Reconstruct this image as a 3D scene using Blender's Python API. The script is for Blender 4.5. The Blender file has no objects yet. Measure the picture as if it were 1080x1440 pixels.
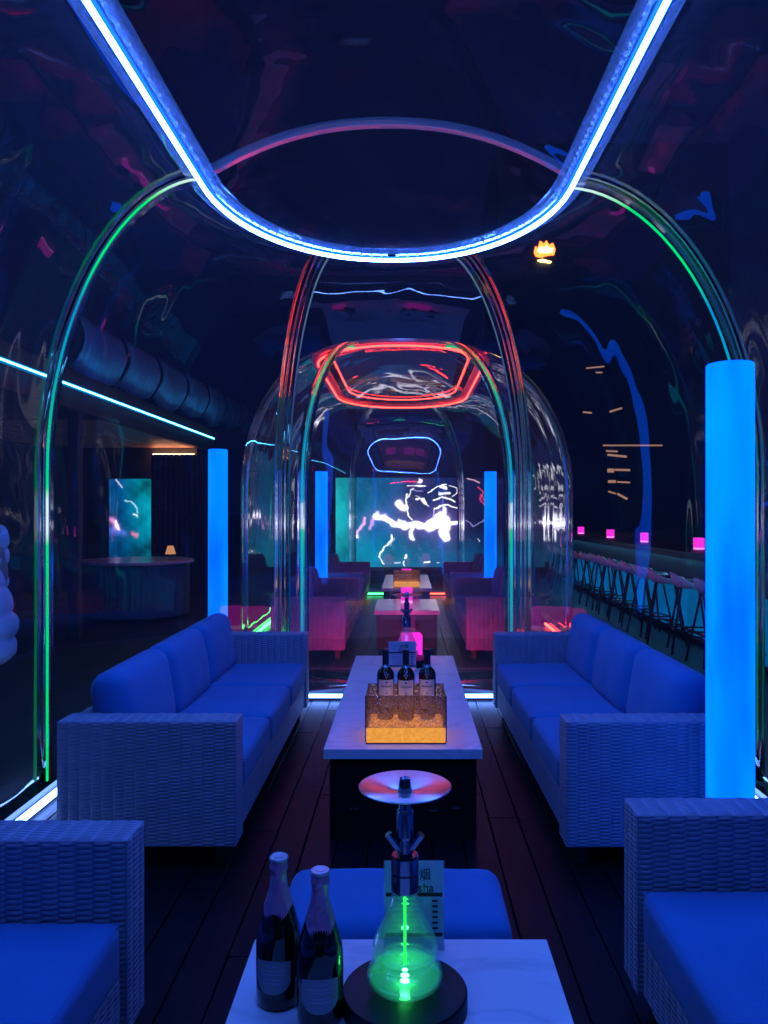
import bpy, bmesh, math, random
import numpy as np
from mathutils import Vector, Matrix
random.seed(7)
PI = math.pi
scn = bpy.context.scene
COL = scn.collection

# ------------------------------------------------------------------ camera
cd = bpy.data.cameras.new('camera')
cam = bpy.data.objects.new('camera', cd); COL.objects.link(cam)
cam.location = (0, 0, 1.5); cam.rotation_euler = (PI/2, 0, 0)
cd.sensor_fit = 'VERTICAL'; cd.sensor_height = 36; cd.sensor_width = 36
cd.lens = 36*1088/1440
cd.shift_x = -32/1440; cd.shift_y = -2/1440
cd.clip_start = 0.05; cd.clip_end = 600
scn.camera = cam

# ------------------------------------------------------------------ night sky
W = bpy.data.worlds.new('World'); scn.world = W; W.use_nodes = True
bg = W.node_tree.nodes['Background']
bg.inputs[0].default_value = (0.05, 0.10, 1.0, 1); bg.inputs[1].default_value = 0.012

# ------------------------------------------------------------------ exposure, sampling
scn.view_settings.view_transform = 'Standard'; scn.view_settings.look = 'None'
scn.view_settings.exposure = 0.0; scn.view_settings.gamma = 1.0
scn.view_settings.use_curve_mapping = False
cy = scn.cycles
cy.use_denoising = True
cy.max_bounces = 14; cy.diffuse_bounces = 3; cy.glossy_bounces = 5
cy.transmission_bounces = 12; cy.transparent_max_bounces = 40
cy.caustics_reflective = False; cy.caustics_refractive = False
cy.sample_clamp_indirect = 3.0
cy.blur_glossy = 0.5

# ------------------------------------------------------------------ materials
def newmat(name):
    m = bpy.data.materials.new(name); m.use_nodes = True
    nt = m.node_tree; nt.nodes.clear()
    out = nt.nodes.new('ShaderNodeOutputMaterial')
    return m, nt, out
def N(nt, t, **kw):
    n = nt.nodes.new(t)
    for k, v in kw.items():
        if k in n.inputs: n.inputs[k].default_value = v
        else: setattr(n, k, v)
    return n
def c4(c): return (c[0], c[1], c[2], 1)
def coords(nt, scale=(1,1,1)):
    t = N(nt, 'ShaderNodeTexCoord'); mp = N(nt, 'ShaderNodeMapping')
    mp.inputs['Scale'].default_value = scale
    nt.links.new(t.outputs['Object'], mp.inputs['Vector'])
    return mp.outputs['Vector']
def pbr(name, col, rough=.5, metal=0, var=.15, vscale=6, bump=0, bscale=40, stretch=(1,1,1), coat=0, spec=.5, rvar=.1, trans=0, ior=1.45, sheen=0):
    m, nt, out = newmat(name); L = nt.links.new
    p = N(nt, 'ShaderNodeBsdfPrincipled'); L(p.outputs[0], out.inputs[0])
    v = coords(nt, stretch)
    nz = N(nt, 'ShaderNodeTexNoise', Scale=vscale, Detail=5.0); L(v, nz.inputs['Vector'])
    mx = N(nt, 'ShaderNodeMix', data_type='RGBA', blend_type='MIX')
    mx.inputs[6].default_value = c4([x*(1-var) for x in col]); mx.inputs[7].default_value = c4([min(1, x*(1+var)) for x in col])
    L(nz.outputs[0], mx.inputs[0]); L(mx.outputs[2], p.inputs['Base Color'])
    mr = N(nt, 'ShaderNodeMapRange'); L(nz.outputs[0], mr.inputs[0])
    mr.inputs[3].default_value = max(0, rough-rvar); mr.inputs[4].default_value = min(1, rough+rvar); L(mr.outputs[0], p.inputs['Roughness'])
    p.inputs['Metallic'].default_value = metal; p.inputs['Coat Weight'].default_value = coat
    p.inputs['Specular IOR Level'].default_value = spec
    p.inputs['Transmission Weight'].default_value = trans; p.inputs['IOR'].default_value = ior
    p.inputs['Sheen Weight'].default_value = sheen
    if bump:
        b = N(nt, 'ShaderNodeTexNoise', Scale=bscale, Detail=4.0); L(v, b.inputs['Vector'])
        bp = N(nt, 'ShaderNodeBump', Strength=bump, Distance=.01); L(b.outputs[0], bp.inputs['Height']); L(bp.outputs[0], p.inputs['Normal'])
    return m
def emit(name, col, s):
    m, nt, out = newmat(name)
    e = N(nt, 'ShaderNodeEmission', Color=c4(col), Strength=s)
    nt.links.new(e.outputs[0], out.inputs[0]); return m
def clear_sheet(name, tint=(1,1,1), base=.085, haze=.02, wav=.020, wscale=(.9,.9,.4), rough=.0, film=.0, detail=1.6):
    """thin clear plastic: transparent + mirror by angle + a little haze"""
    m, nt, out = newmat(name); L = nt.links.new
    v = coords(nt, wscale)
    nz = N(nt, 'ShaderNodeTexNoise', Scale=1.6, Detail=detail, Distortion=.5); L(v, nz.inputs['Vector'])
    bp = N(nt, 'ShaderNodeBump', Strength=1.0, Distance=wav); L(nz.outputs[0], bp.inputs['Height'])
    lw = N(nt, 'ShaderNodeLayerWeight', Blend=.5); L(bp.outputs[0], lw.inputs['Normal'])
    pw = N(nt, 'ShaderNodeMath', operation='POWER'); L(lw.outputs['Facing'], pw.inputs[0]); pw.inputs[1].default_value = 5
    mr = N(nt, 'ShaderNodeMapRange'); L(pw.outputs[0], mr.inputs[0]); mr.inputs[3].default_value = base; mr.inputs[4].default_value = .9
    tr = N(nt, 'ShaderNodeBsdfTransparent', Color=c4(tint))
    g = N(nt, 'ShaderNodeBsdfAnisotropic'); g.inputs['Roughness'].default_value = rough; L(bp.outputs[0], g.inputs['Normal'])
    g.inputs['Color'].default_value = (1,1,1,1)
    mx = N(nt, 'ShaderNodeMixShader'); L(mr.outputs[0], mx.inputs[0]); L(tr.outputs[0], mx.inputs[1]); L(g.outputs[0], mx.inputs[2])
    g2 = N(nt, 'ShaderNodeBsdfAnisotropic'); g2.inputs['Roughness'].default_value = .45
    mx2 = N(nt, 'ShaderNodeMixShader'); mx2.inputs[0].default_value = haze; L(mx.outputs[0], mx2.inputs[1]); L(g2.outputs[0], mx2.inputs[2])
    last = mx2
    if film:                                   # scattering layer added to imitate bloom around the lights
        d = N(nt, 'ShaderNodeBsdfDiffuse'); tl = N(nt, 'ShaderNodeBsdfTranslucent')
        for n_ in (d, tl): n_.inputs['Color'].default_value = (.9,.9,.9,1)
        a = N(nt, 'ShaderNodeMixShader'); a.inputs[0].default_value = .5; L(d.outputs[0], a.inputs[1]); L(tl.outputs[0], a.inputs[2])
        last = N(nt, 'ShaderNodeMixShader'); last.inputs[0].default_value = film; L(mx2.outputs[0], last.inputs[1]); L(a.outputs[0], last.inputs[2])
    L(last.outputs[0], out.inputs[0]); return m
def led_ramp(name, stops, s):
    """addressable LED strip: colours chase along its height"""
    m, nt, out = newmat(name); L = nt.links.new
    t = N(nt, 'ShaderNodeTexCoord'); sp = N(nt, 'ShaderNodeSeparateXYZ'); L(t.outputs['Object'], sp.inputs[0])
    mr = N(nt, 'ShaderNodeMapRange'); L(sp.outputs[2], mr.inputs[0]); mr.inputs[1].default_value = 0; mr.inputs[2].default_value = 3.3
    r = N(nt, 'ShaderNodeValToRGB'); L(mr.outputs[0], r.inputs[0])
    els = r.color_ramp.elements
    els[0].position = stops[0][0]; els[0].color = c4(stops[0][1]); els[1].position = stops[-1][0]; els[1].color = c4(stops[-1][1])
    for p, c in stops[1:-1]:
        e = els.new(p); e.color = c4(c)
    e = N(nt, 'ShaderNodeEmission', Strength=s); L(r.outputs[0], e.inputs[0]); L(e.outputs[0], out.inputs[0]); return m

M = {}
M['panel'] = clear_sheet('clear_panel', film=.024)
M['rib'] = pbr('clear_rib', (.97,.98,1), .05, trans=1, ior=1.42, var=.01, rvar=.03, bump=.1, bscale=3, stretch=(3,3,.6))
M['ringframe'] = clear_sheet('clear_ring_flange', base=.18, haze=.1, wav=.002, rough=.08, film=.09)
M['ringframe_red'] = clear_sheet('clear_ring_flange_glow_film', base=.18, haze=.1, wav=.002, rough=.08, film=.4)  # extra scatter so flange and seam carry a stand-in glow
M['led_white'] = emit('led_core_white', (.05,.16,1.0), 150)
M['led_white_halo'] = emit('led_halo_blue', (.01,.14,1.0), 2.2)  # wide emissive band stands in for the blue halo
M['led_red'] = emit('led_core_red', (1.0,.03,.02), 16)
M['led_red_halo'] = emit('led_halo_red', (1.0,.006,.03), 1.3)  # same stand-in halo for the red ring
G = (.0,.85,.22); Wt = (.75,1,1); Bl = (.0,.12,.9); Tq = (0,.6,.6)
M['led_rib_a'] = led_ramp('led_chase_green', [(.05,G),(.40,G),(.42,Wt),(.47,Wt),(.49,G),(.66,(0,.45,.5)),(.78,(0,.3,.7)),(.84,G),(.94,G),(.97,Wt)], .9)
M['led_rib_c'] = led_ramp('led_chase_teal', [(.05,(0,.25,.6)),(.3,(0,.6,.6)),(.40,G),(.41,Wt),(.47,Wt),(.48,(0,.5,.75)),(.72,(0,.35,.6)),(.82,G),(.97,G)], 1.0)
M['led_rib_b'] = led_ramp('led_chase_dim', [(.05,Bl),(.5,(0,.2,.5)),(.75,(.15,.25,.8)),(.95,(.3,.6,1))], .25)
M['base_white'] = emit('floor_led_white', (.14,.30,1.0), 22)
M['base_green'] = emit('floor_led_green', (.04,1.0,.15), 12)
M['base_red'] = emit('floor_led_red', (1.0,.05,.03), 12)
M['base_red_wash'] = emit('floor_led_crimson', (1.0,.0,.08), 105)
M['rail'] = pbr('base_rail_dark', (.03,.03,.035), .3, metal=.6)
M['wicker'] = pbr('grey_wicker', (.27,.29,.36), .42, var=.25, vscale=9)
M['wicker_plain'] = pbr('grey_wicker_core', (.14,.14,.16), .6)
M['cushion'] = pbr('blue_cushion_fabric', (.020,.185,.43), .85, var=.14, vscale=5, bump=.25, bscale=350, sheen=.2)
M['piping'] = pbr('blue_cushion_piping', (.02,.16,.36), .8)
M['leg'] = pbr('dark_leg', (.05,.05,.055), .4, metal=.5)
def marble():
    m, nt, out = newmat('white_marble_top'); L = nt.links.new
    p = N(nt, 'ShaderNodeBsdfPrincipled', Roughness=.22); L(p.outputs[0], out.inputs[0])
    v = coords(nt)
    nz = N(nt, 'ShaderNodeTexNoise', Scale=1.7, Detail=6.0, Distortion=1.8); L(v, nz.inputs['Vector'])
    sb = N(nt, 'ShaderNodeMath', operation='SUBTRACT'); L(nz.outputs[0], sb.inputs[0]); sb.inputs[1].default_value = .5
    ab = N(nt, 'ShaderNodeMath', operation='ABSOLUTE'); L(sb.outputs[0], ab.inputs[0])
    r = N(nt, 'ShaderNodeValToRGB'); L(ab.outputs[0], r.inputs[0])
    r.color_ramp.elements[0].color = (.66,.66,.68,1); r.color_ramp.elements[1].color = (.78,.78,.78,1); r.color_ramp.elements[1].position = .035
    L(r.outputs[0], p.inputs['Base Color']); return m
M['marble'] = marble()
M['black'] = pbr('black_laminate', (.008,.008,.010), .45, var=.3, spec=.25)
M['plank'] = pbr('dark_deck_board', (.006,.007,.010), .42, var=.45, vscale=7, stretch=(8,1,1), bump=.05, bscale=30, spec=.2)
M['ground'] = pbr('dark_paving', (.035,.035,.04), .4, var=.35, vscale=1.2, bump=.3, bscale=25)
M['steel'] = pbr('brushed_steel', (.62,.62,.66), .2, metal=1, var=.05, rvar=.06)
M['steel_dark'] = pbr('dark_chrome', (.30,.31,.36), .16, metal=1, var=.05)
def plate():
    m, nt, out = newmat('turned_metal_plate'); L = nt.links.new
    p = N(nt, 'ShaderNodeBsdfPrincipled', Roughness=.28, Metallic=1.0, Anisotropic=.9)
    p.inputs['Anisotropic Rotation'].default_value = .25; p.inputs['Base Color'].default_value = (.8,.8,.84,1)
    tg = N(nt, 'ShaderNodeTangent', direction_type='RADIAL', axis='Z'); L(tg.outputs[0], p.inputs['Tangent'])
    L(p.outputs[0], out.inputs[0]); return m
M['plate'] = plate()
M['glass'] = clear_sheet('hookah_glass', tint=(.95,.99,.97), base=.10, haze=.05, film=.02, wav=.002, wscale=(6,6,6), rough=.02)
def water(name, col):
    m, nt, out = newmat(name); L = nt.links.new
    t = N(nt, 'ShaderNodeBsdfTransparent', Color=c4((.9,.97,.95))); tl = N(nt, 'ShaderNodeBsdfTranslucent', Color=c4(col)); df = N(nt, 'ShaderNodeBsdfDiffuse', Color=c4(col))
    a = N(nt, 'ShaderNodeMixShader'); a.inputs[0].default_value = .5; L(tl.outputs[0], a.inputs[1]); L(df.outputs[0], a.inputs[2])
    b = N(nt, 'ShaderNodeMixShader'); b.inputs[0].default_value = .28; L(t.outputs[0], b.inputs[1]); L(a.outputs[0], b.inputs[2])
    L(b.outputs[0], out.inputs[0]); return m
M['vase'] = pbr('hookah_vase_glass', (.95,.99,.97), .02, trans=1, ior=1.45, var=.01, rvar=.01)
M['water'] = water('cloudy_water', (.55,.9,.9))
M['led_green'] = emit('hookah_led_green', (.05,1.0,.16), 75)
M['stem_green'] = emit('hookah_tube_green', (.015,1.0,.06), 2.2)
M['led_pink'] = emit('hookah_led_pink', (1.0,.08,.25), 6)
M['bottle_dark'] = pbr('dark_bottle_glass', (.006,.008,.006), .06, coat=.5, var=.2, rvar=.03)
M['foil'] = pbr('mauve_foil_pink_light', (.75,.30,.45), .34, metal=.4, var=.2, bump=.5, bscale=60)  # mauve, with the pink of the red light put into the colour
M['foil_cap'] = pbr('pale_foil_cap', (.65,.6,.62), .3, metal=.7)
M['label_dim'] = pbr('grey_paper_label', (.30,.30,.32), .6, var=.1)
M['label'] = pbr('cream_paper_label', (.75,.68,.62), .6, var=.05)
M['amber'] = pbr('whisky_glass', (.05,.014,.010), .06, var=.2, coat=.5, rvar=.03)
M['capdark'] = pbr('dark_bottle_cap', (.035,.03,.04), .35)
M['ink'] = pbr('dark_ink', (.02,.02,.03), .7)
M['ink2'] = pbr('silver_print', (.4,.4,.5), .5)
def hammered():
    m, nt, out = newmat('hammered_acrylic'); L = nt.links.new
    v = coords(nt, (1,1,1))
    vo = N(nt, 'ShaderNodeTexVoronoi', Scale=95.0); L(v, vo.inputs['Vector'])
    bp = N(nt, 'ShaderNodeBump', Strength=.9, Distance=.006); L(vo.outputs['Distance'], bp.inputs['Height'])
    g = N(nt, 'ShaderNodeBsdfGlossy', Roughness=.12); L(bp.outputs[0], g.inputs['Normal']); g.inputs['Color'].default_value = (.9,.85,.8,1)
    t = N(nt, 'ShaderNodeBsdfTransparent', Color=(.62,.55,.5,1))
    rf = N(nt, 'ShaderNodeBsdfTranslucent', Color=(.55,.45,.35,1)); L(bp.outputs[0], rf.inputs['Normal'])
    r = N(nt, 'ShaderNodeValToRGB'); L(vo.outputs['Distance'], r.inputs[0])
    r.color_ramp.elements[0].color = (.15,.15,.15,1); r.color_ramp.elements[1].color = (.85,.85,.85,1); r.color_ramp.elements[1].position = .7
    a = N(nt, 'ShaderNodeMixShader'); L(r.outputs[0], a.inputs[0]); L(rf.outputs[0], a.inputs[1]); L(t.outputs[0], a.inputs[2])
    b = N(nt, 'ShaderNodeMixShader'); b.inputs[0].default_value = .2; L(a.outputs[0], b.inputs[1]); L(g.outputs[0], b.inputs[2])
    L(b.outputs[0], out.inputs[0]); return m
M['hammered'] = hammered()
def lit_base():
    m, nt, out = newmat('lit_amber_base'); L = nt.links.new
    v = coords(nt); nz = N(nt, 'ShaderNodeTexNoise', Scale=70.0, Detail=3.0); L(v, nz.inputs['Vector'])
    mr = N(nt, 'ShaderNodeMapRange'); L(nz.outputs[0], mr.inputs[0]); mr.inputs[3].default_value = .55; mr.inputs[4].default_value = 1.1
    e = N(nt, 'ShaderNodeEmission', Color=(1.0,.40,.07,1)); L(mr.outputs[0], e.inputs[1]); L(e.outputs[0], out.inputs[0]); return m
M['lit_base'] = lit_base()
M['added_light_plate'] = emit('added_box_light', (1.0,.42,.10), 3.5)  # extra emitter, added to brighten the box panes
M['pink_cube'] = emit('pink_cube_lamp', (1.0,.03,.75), 1.1)
M['pink_cube_hi'] = emit('pink_cube_lamp_base', (1.0,.25,.85), 1.6)
def column():
    m, nt, out = newmat('blue_column_diffuser'); L = nt.links.new
    v = coords(nt, (4,4,.8)); nz = N(nt, 'ShaderNodeTexNoise', Scale=1.5, Detail=2.0); L(v, nz.inputs['Vector'])
    mr = N(nt, 'ShaderNodeMapRange'); L(nz.outputs[0], mr.inputs[0]); mr.inputs[3].default_value = 2.4; mr.inputs[4].default_value = 3.8
    e = N(nt, 'ShaderNodeEmission'); L(mr.outputs[0], e.inputs[1]); L(e.outputs[0], out.inputs[0])
    cr = N(nt, 'ShaderNodeValToRGB'); L(nz.outputs[0], cr.inputs[0]); cr.color_ramp.elements[0].position = .3; cr.color_ramp.elements[1].position = .7
    cr.color_ramp.elements[0].color = (0,.062,1,1); cr.color_ramp.elements[1].color = (0,.125,1,1); L(cr.outputs[0], e.inputs[0]); return m
M['column'] = column()
def paper():
    m, nt, out = newmat('menu_card_paper'); L = nt.links.new
    d = N(nt, 'ShaderNodeBsdfDiffuse', Color=(.6,.8,.9,1)); t = N(nt, 'ShaderNodeBsdfTranslucent', Color=(.6,.8,.9,1))
    v = coords(nt); nz = N(nt, 'ShaderNodeTexNoise', Scale=30.0); L(v, nz.inputs['Vector'])
    mr = N(nt, 'ShaderNodeMapRange'); L(nz.outputs[0], mr.inputs[0]); mr.inputs[3].default_value = .4; mr.inputs[4].default_value = .6
    x = N(nt, 'ShaderNodeMixShader'); L(mr.outputs[0], x.inputs[0]); L(d.outputs[0], x.inputs[1]); L(t.outputs[0], x.inputs[2]); L(x.outputs[0], out.inputs[0]); return m
M['card'] = paper()
M['acrylic'] = clear_sheet('clear_acrylic_stand', base=.1, haze=.02, wav=0.0)
M['neon'] = emit('neon_cyan', (.08,.5,1.0), 22)
M['stool_fill'] = emit('added_stool_fill', (.10,.6,1.0), 10)  # fill light added for the stool seats
M['neon_d'] = emit('neon_diffuser', (0,.28,.75), .8)
M['dark_wall'] = pbr('dark_wall', (.02,.022,.03), .6, var=.3, vscale=2)
M['wood'] = pbr('warm_wood_soffit', (.5,.28,.17), .5, var=.3, vscale=4, stretch=(1,12,1))
M['warm_strip'] = emit('warm_strip_light', (1.0,.42,.20), 34)
M['curtain'] = pbr('dark_plum_curtain', (.045,.02,.05), .7, var=.3)
M['awning'] = pbr('pale_awning_cloth', (.08,.55,.8), .8, var=.3, vscale=3)
M['fluted'] = pbr('teal_fluted_counter', (.05,.14,.18), .35)
M['white_top'] = pbr('white_counter_top', (.6,.6,.62), .25)
M['stool_seat'] = pbr('white_stool_shell', (.85,.88,.9), .4)
M['stool_leg'] = pbr('black_stool_leg', (.015,.015,.02), .4)
def barfront():
    m, nt, out = newmat('backlit_bar_front'); L = nt.links.new
    v = coords(nt, (1,.5,1)); nz = N(nt, 'ShaderNodeTexNoise', Scale=1.2, Detail=2.0); L(v, nz.inputs['Vector'])
    mr = N(nt, 'ShaderNodeMapRange'); L(nz.outputs[0], mr.inputs[0]); mr.inputs[3].default_value = .12; mr.inputs[4].default_value = .55
    e = N(nt, 'ShaderNodeEmission', Color=(0,.28,.85,1)); L(mr.outputs[0], e.inputs[1]); L(e.outputs[0], out.inputs[0]); return m
M['barfront'] = barfront()
def picture_mat():
    m, nt, out = newmat('screen_picture'); a = N(nt, 'ShaderNodeVertexColor', layer_name='picture')
    e = N(nt, 'ShaderNodeEmission', Strength=1.0); nt.links.new(a.outputs[0], e.inputs[0]); nt.links.new(e.outputs[0], out.inputs[0]); return m
M['picture'] = picture_mat()
M['tower'] = pbr('dark_facade', (.006,.006,.010), .5)
M['added_glow'] = emit('orange_red_glow', (1.0,.16,.02), 5)  # glow put on the tower in place of a dome reflection
M['added_glow_hot'] = emit('yellow_glow', (1.0,.75,.15), 9)
M['warm_win'] = emit('warm_window', (1.0,.5,.32), .38)
M['warm_lamp'] = emit('warm_lamp_shade', (1.0,.42,.18), .6)
M['jacket'] = pbr('pale_blue_puffer_nylon', (.7,.74,.85), .38, var=.12, vscale=9, bump=.5, bscale=22)
M['skin'] = pbr('skin', (.45,.27,.20), .5)
M['hair'] = pbr('dark_hair', (.01,.008,.007), .4)
M['trousers'] = pbr('black_trousers', (.01,.01,.012), .7)

# ------------------------------------------------------------------ mesh helpers
def link(name, me, mat, parent=None, loc=(0,0,0), rot=(0,0,0), smooth=None):
    o = bpy.data.objects.new(name, me); COL.objects.link(o)
    if mat is not None and not me.materials: me.materials.append(mat)
    o.location = loc; o.rotation_euler = rot
    if parent is not None: o.parent = parent
    if smooth is not None:
        for p in me.polygons: p.use_smooth = smooth
    return o
def pyd(name, vs, fs):
    me = bpy.data.meshes.new(name); me.from_pydata([tuple(v) for v in vs], [], fs); me.update(); return me
def bm_me(name, bm):
    me = bpy.data.meshes.new(name); bmesh.ops.recalc_face_normals(bm, faces=bm.faces); bm.to_mesh(me); bm.free(); return me
def box_me(name, sx, sy, sz, bev=.004, seg=2, c=(0,0,0)):
    bm = bmesh.new(); bmesh.ops.create_cube(bm, size=1)
    for v in bm.verts: v.co = Vector((v.co.x*sx+c[0], v.co.y*sy+c[1], v.co.z*sz+c[2]))
    if bev: bmesh.ops.bevel(bm, geom=bm.edges[:], offset=bev, segments=seg, profile=.7, affect='EDGES')
    return bm_me(name, bm)
def lathe_me(name, prof, seg=40, closed=False):
    vs, fs = [], []
    n = len(prof)
    for i in range(seg):
        a = 2*PI*i/seg
        for r, z in prof: vs.append((r*math.cos(a), r*math.sin(a), z))
    for i in range(seg):
        j = (i+1) % seg
        for k in range(n-1): fs.append((i*n+k, j*n+k, j*n+k+1, i*n+k+1))
    bm = bmesh.new(); me = pyd(name, vs, fs); bm.from_mesh(me)
    bmesh.ops.remove_doubles(bm, verts=bm.verts, dist=1e-6)
    bpy.data.meshes.remove(me); return bm_me(name, bm)
def sweep_me(name, path, prof, ups, closed=False, caps=True):
    """prof: list of (side, up) offsets; ups: outward vector at each path point"""
    vs, fs = [], []; n = len(prof); m = len(path)
    for i, p in enumerate(path):
        a = path[(i-1) % m] if (closed or i > 0) else p
        b = path[(i+1) % m] if (closed or i < m-1) else p
        t = (b-a).normalized(); u = ups[i]; u = (u - t*u.dot(t)).normalized(); s = t.cross(u)
        for (x, y) in prof: vs.append(p + s*x + u*y)
    for i in range(m if closed else m-1):
        j = (i+1) % m
        for k in range(n): fs.append((i*n+k, i*n+(k+1) % n, j*n+(k+1) % n, j*n+k))
    if not closed and caps:
        fs.append(tuple(range(n-1, -1, -1))); fs.append(tuple((m-1)*n+k for k in range(n)))
    return pyd(name, vs, fs)
def circ(r, n=8): return [(r*math.cos(2*PI*k/n), r*math.sin(2*PI*k/n)) for k in range(n)]
def tube_me(name, path, r, n=8, closed=False):
    path = [Vector(p) for p in path]; ups = []
    for i in range(len(path)):
        a = path[max(0, i-1)]; b = path[min(len(path)-1, i+1)]; t = (b-a).normalized()
        ups.append(Vector((0,0,1)) if abs(t.z) < .9 else Vector((1,0,0)))
    return sweep_me(name, path, circ(r, n), ups, closed)
def cushion_me(name, sx, sy, sz, r=.05, puff=.02, cuts=15, seed=0):
    bm = bmesh.new(); bmesh.ops.create_cube(bm, size=2)
    bmesh.ops.subdivide_edges(bm, edges=bm.edges[:], cuts=cuts, use_grid_fill=True)
    h = Vector((sx/2, sy/2, sz/2)); rr = min(r, h.x, h.y, h.z); rnd = random.Random(seed); ph = rnd.random()*9
    for v in bm.verts:
        u = v.co.copy()
        u = Vector([math.copysign(abs(q)**.8, q) for q in u])
        p = Vector((u.x*h.x, u.y*h.y, u.z*h.z)); q = Vector([max(-(h[i]-rr), min(h[i]-rr, p[i])) for i in range(3)])
        d = p - q
        if d.length > 1e-9: p = q + d.normalized()*rr
        ax = min(range(3), key=lambda i: h[i])
        o = [i for i in range(3) if i != ax]
        b = (1-u[o[0]]**2)*(1-u[o[1]]**2)
        p[ax] += math.copysign(puff*b, u[ax])*abs(u[ax]) + b*(.006*math.sin(9*p.x+ph)*math.sin(7*p.y+ph) + .0035*math.sin(23*p.y+11*p.x+2*ph)*math.sin(17*p.z+19*p.x+ph) + .003*math.sin(31*(p.x+.6*p.y)+ph))
        v.co = p
    me = bm_me(name, bm)
    for f in me.polygons: f.use_smooth = True
    return me
def wicker_box_me(name, sx, sy, sz, c=(0,0,0), cw=.046, rh=.0150, amp=.0040, faces='xXyYzZ'):
    """a box whose faces are woven: flat strands over and under upright canes, real relief"""
    vs, fs = [], []
    H = (sx/2, sy/2, sz/2)
    def face(ax, sgn, ua, va):
        U, V = 2*H[ua], 2*H[va]
        nc = max(1, round(U/cw)); nr = max(1, round(V/rh)); su, sv = 5, 4
        nu, nv = nc*su, nr*sv; base = len(vs)
        for j in range(nv+1):
            for i in range(nu+1):
                u, v = i/su, j/sv
                edge = min(1, min(i, nu-i)/2)*min(1, min(j, nv-j)/2)
                col = int(min(u, nc-1e-6)); fu = u-col
                hh = abs(math.sin(PI*(v + .5*(col % 2))))**.6*(.78+.22*math.cos(2*PI*(fu-.5)))
                gap = 1 if (i % su) else -.55
                p = [0,0,0]; p[ax] = sgn*(H[ax] + amp*edge*hh*gap - amp*(1-edge)*.4)
                p[ua] = (i/nu*2-1)*H[ua]; p[va] = (j/nv*2-1)*H[va]
                vs.append((p[0]+c[0], p[1]+c[1], p[2]+c[2]))
        flip = (sgn > 0) == ((ua, va) in ((1,2),(2,0),(0,1)))
        for j in range(nv):
            for i in range(nu):
                q = (base+j*(nu+1)+i, base+j*(nu+1)+i+1, base+(j+1)*(nu+1)+i+1, base+(j+1)*(nu+1)+i)
                fs.append(q if flip else q[::-1])
    for ch in faces:
        ax = 'xyz'.index(ch.lower()); sg = 1 if ch.isupper() else -1
        if ax == 0: face(0, sg, 1, 2)
        if ax == 1: face(1, sg, 0, 2)
        if ax == 2: face(2, sg, (0 if sx > sy else 1), (1 if sx > sy else 0))
    return pyd(name, vs, fs)
def text_me(name, body, size, font_extrude=.0004):
    cu = bpy.data.curves.new(name, 'FONT'); cu.body = body; cu.size = size; cu.align_x = 'CENTER'; cu.align_y = 'CENTER'; cu.extrude = font_extrude
    o = bpy.data.objects.new(name, cu); COL.objects.link(o)
    dg = bpy.context.evaluated_depsgraph_get(); me = bpy.data.meshes.new_from_object(o.evaluated_get(dg))
    bpy.data.objects.remove(o); bpy.data.curves.remove(cu); return me
def thing(name, label, cat, loc=(0,0,0), rz=0, group=None):
    o = bpy.data.objects.new(name, None); COL.objects.link(o); o.empty_display_size = .1
    o.location = loc; o.rotation_euler = (0,0,rz); tag(o, label, cat, group); return o
def tag(o, label, cat, group=None):
    o['label'] = label; o['category'] = cat
    if group: o['group'] = group
    return o
def struct(o): o['kind'] = 'structure'; return o
def dup(o, loc=None, rz=None, label=None, parent=None):
    c = o.copy(); COL.objects.link(c)
    if parent is not None: c.parent = parent
    if loc is not None: c.location = loc
    if rz is not None: c.rotation_euler = (0,0,rz)
    if label: c['label'] = label
    for ch in [x for x in bpy.data.objects if x.parent == o]: dup(ch, parent=c)
    return c
def V3(*a): return Vector(a)

# ------------------------------------------------------------------ ground and deck
g = struct(link('ground', pyd('ground', [(-150,-60,-.06),(150,-60,-.06),(150,300,-.06),(-150,300,-.06)], [(0,1,2,3)]), M['ground']))
D1, D2 = (-.03, 2.83), (.0, 10.33)           # centres of the two domes
BX, BY, BR, BRY = 1.88, 3.47, 1.64, 2.17                # plan of the dome wall
RX, RY, RR, RRY = .965, 2.40, .92, 1.18                 # plan of the light ring
RZ, SZ = 3.23, 1.70                          # ring height, shoulder height
def rrect(t, hx, hy, r, ry):
    """t in [0,8): straight sides and round corners alternate, counter-clockwise from (+x, middle of the side)"""
    i = int(t) % 8; f = t - int(t); ey = hy - ry; ex = hx - r
    if i == 0: return (hx, f*ey)
    if i == 1: a = f*PI/2; return (ex + r*math.cos(a), ey + ry*math.sin(a))
    if i == 2: return (ex*(1-2*f), hy)
    if i == 3: a = PI/2 + f*PI/2; return (-ex + r*math.cos(a), ey + ry*math.sin(a))
    if i == 4: return (-hx, ey*(1-2*f))
    if i == 5: a = PI + f*PI/2; return (-ex + r*math.cos(a), -ey + ry*math.sin(a))
    if i == 6: return (-ex*(1-2*f), -hy)
    return ((ex + r*math.cos(1.5*PI + f*PI/2), -ey + ry*math.sin(1.5*PI + f*PI/2)))
def wrap(t): return t % 8.0
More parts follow.
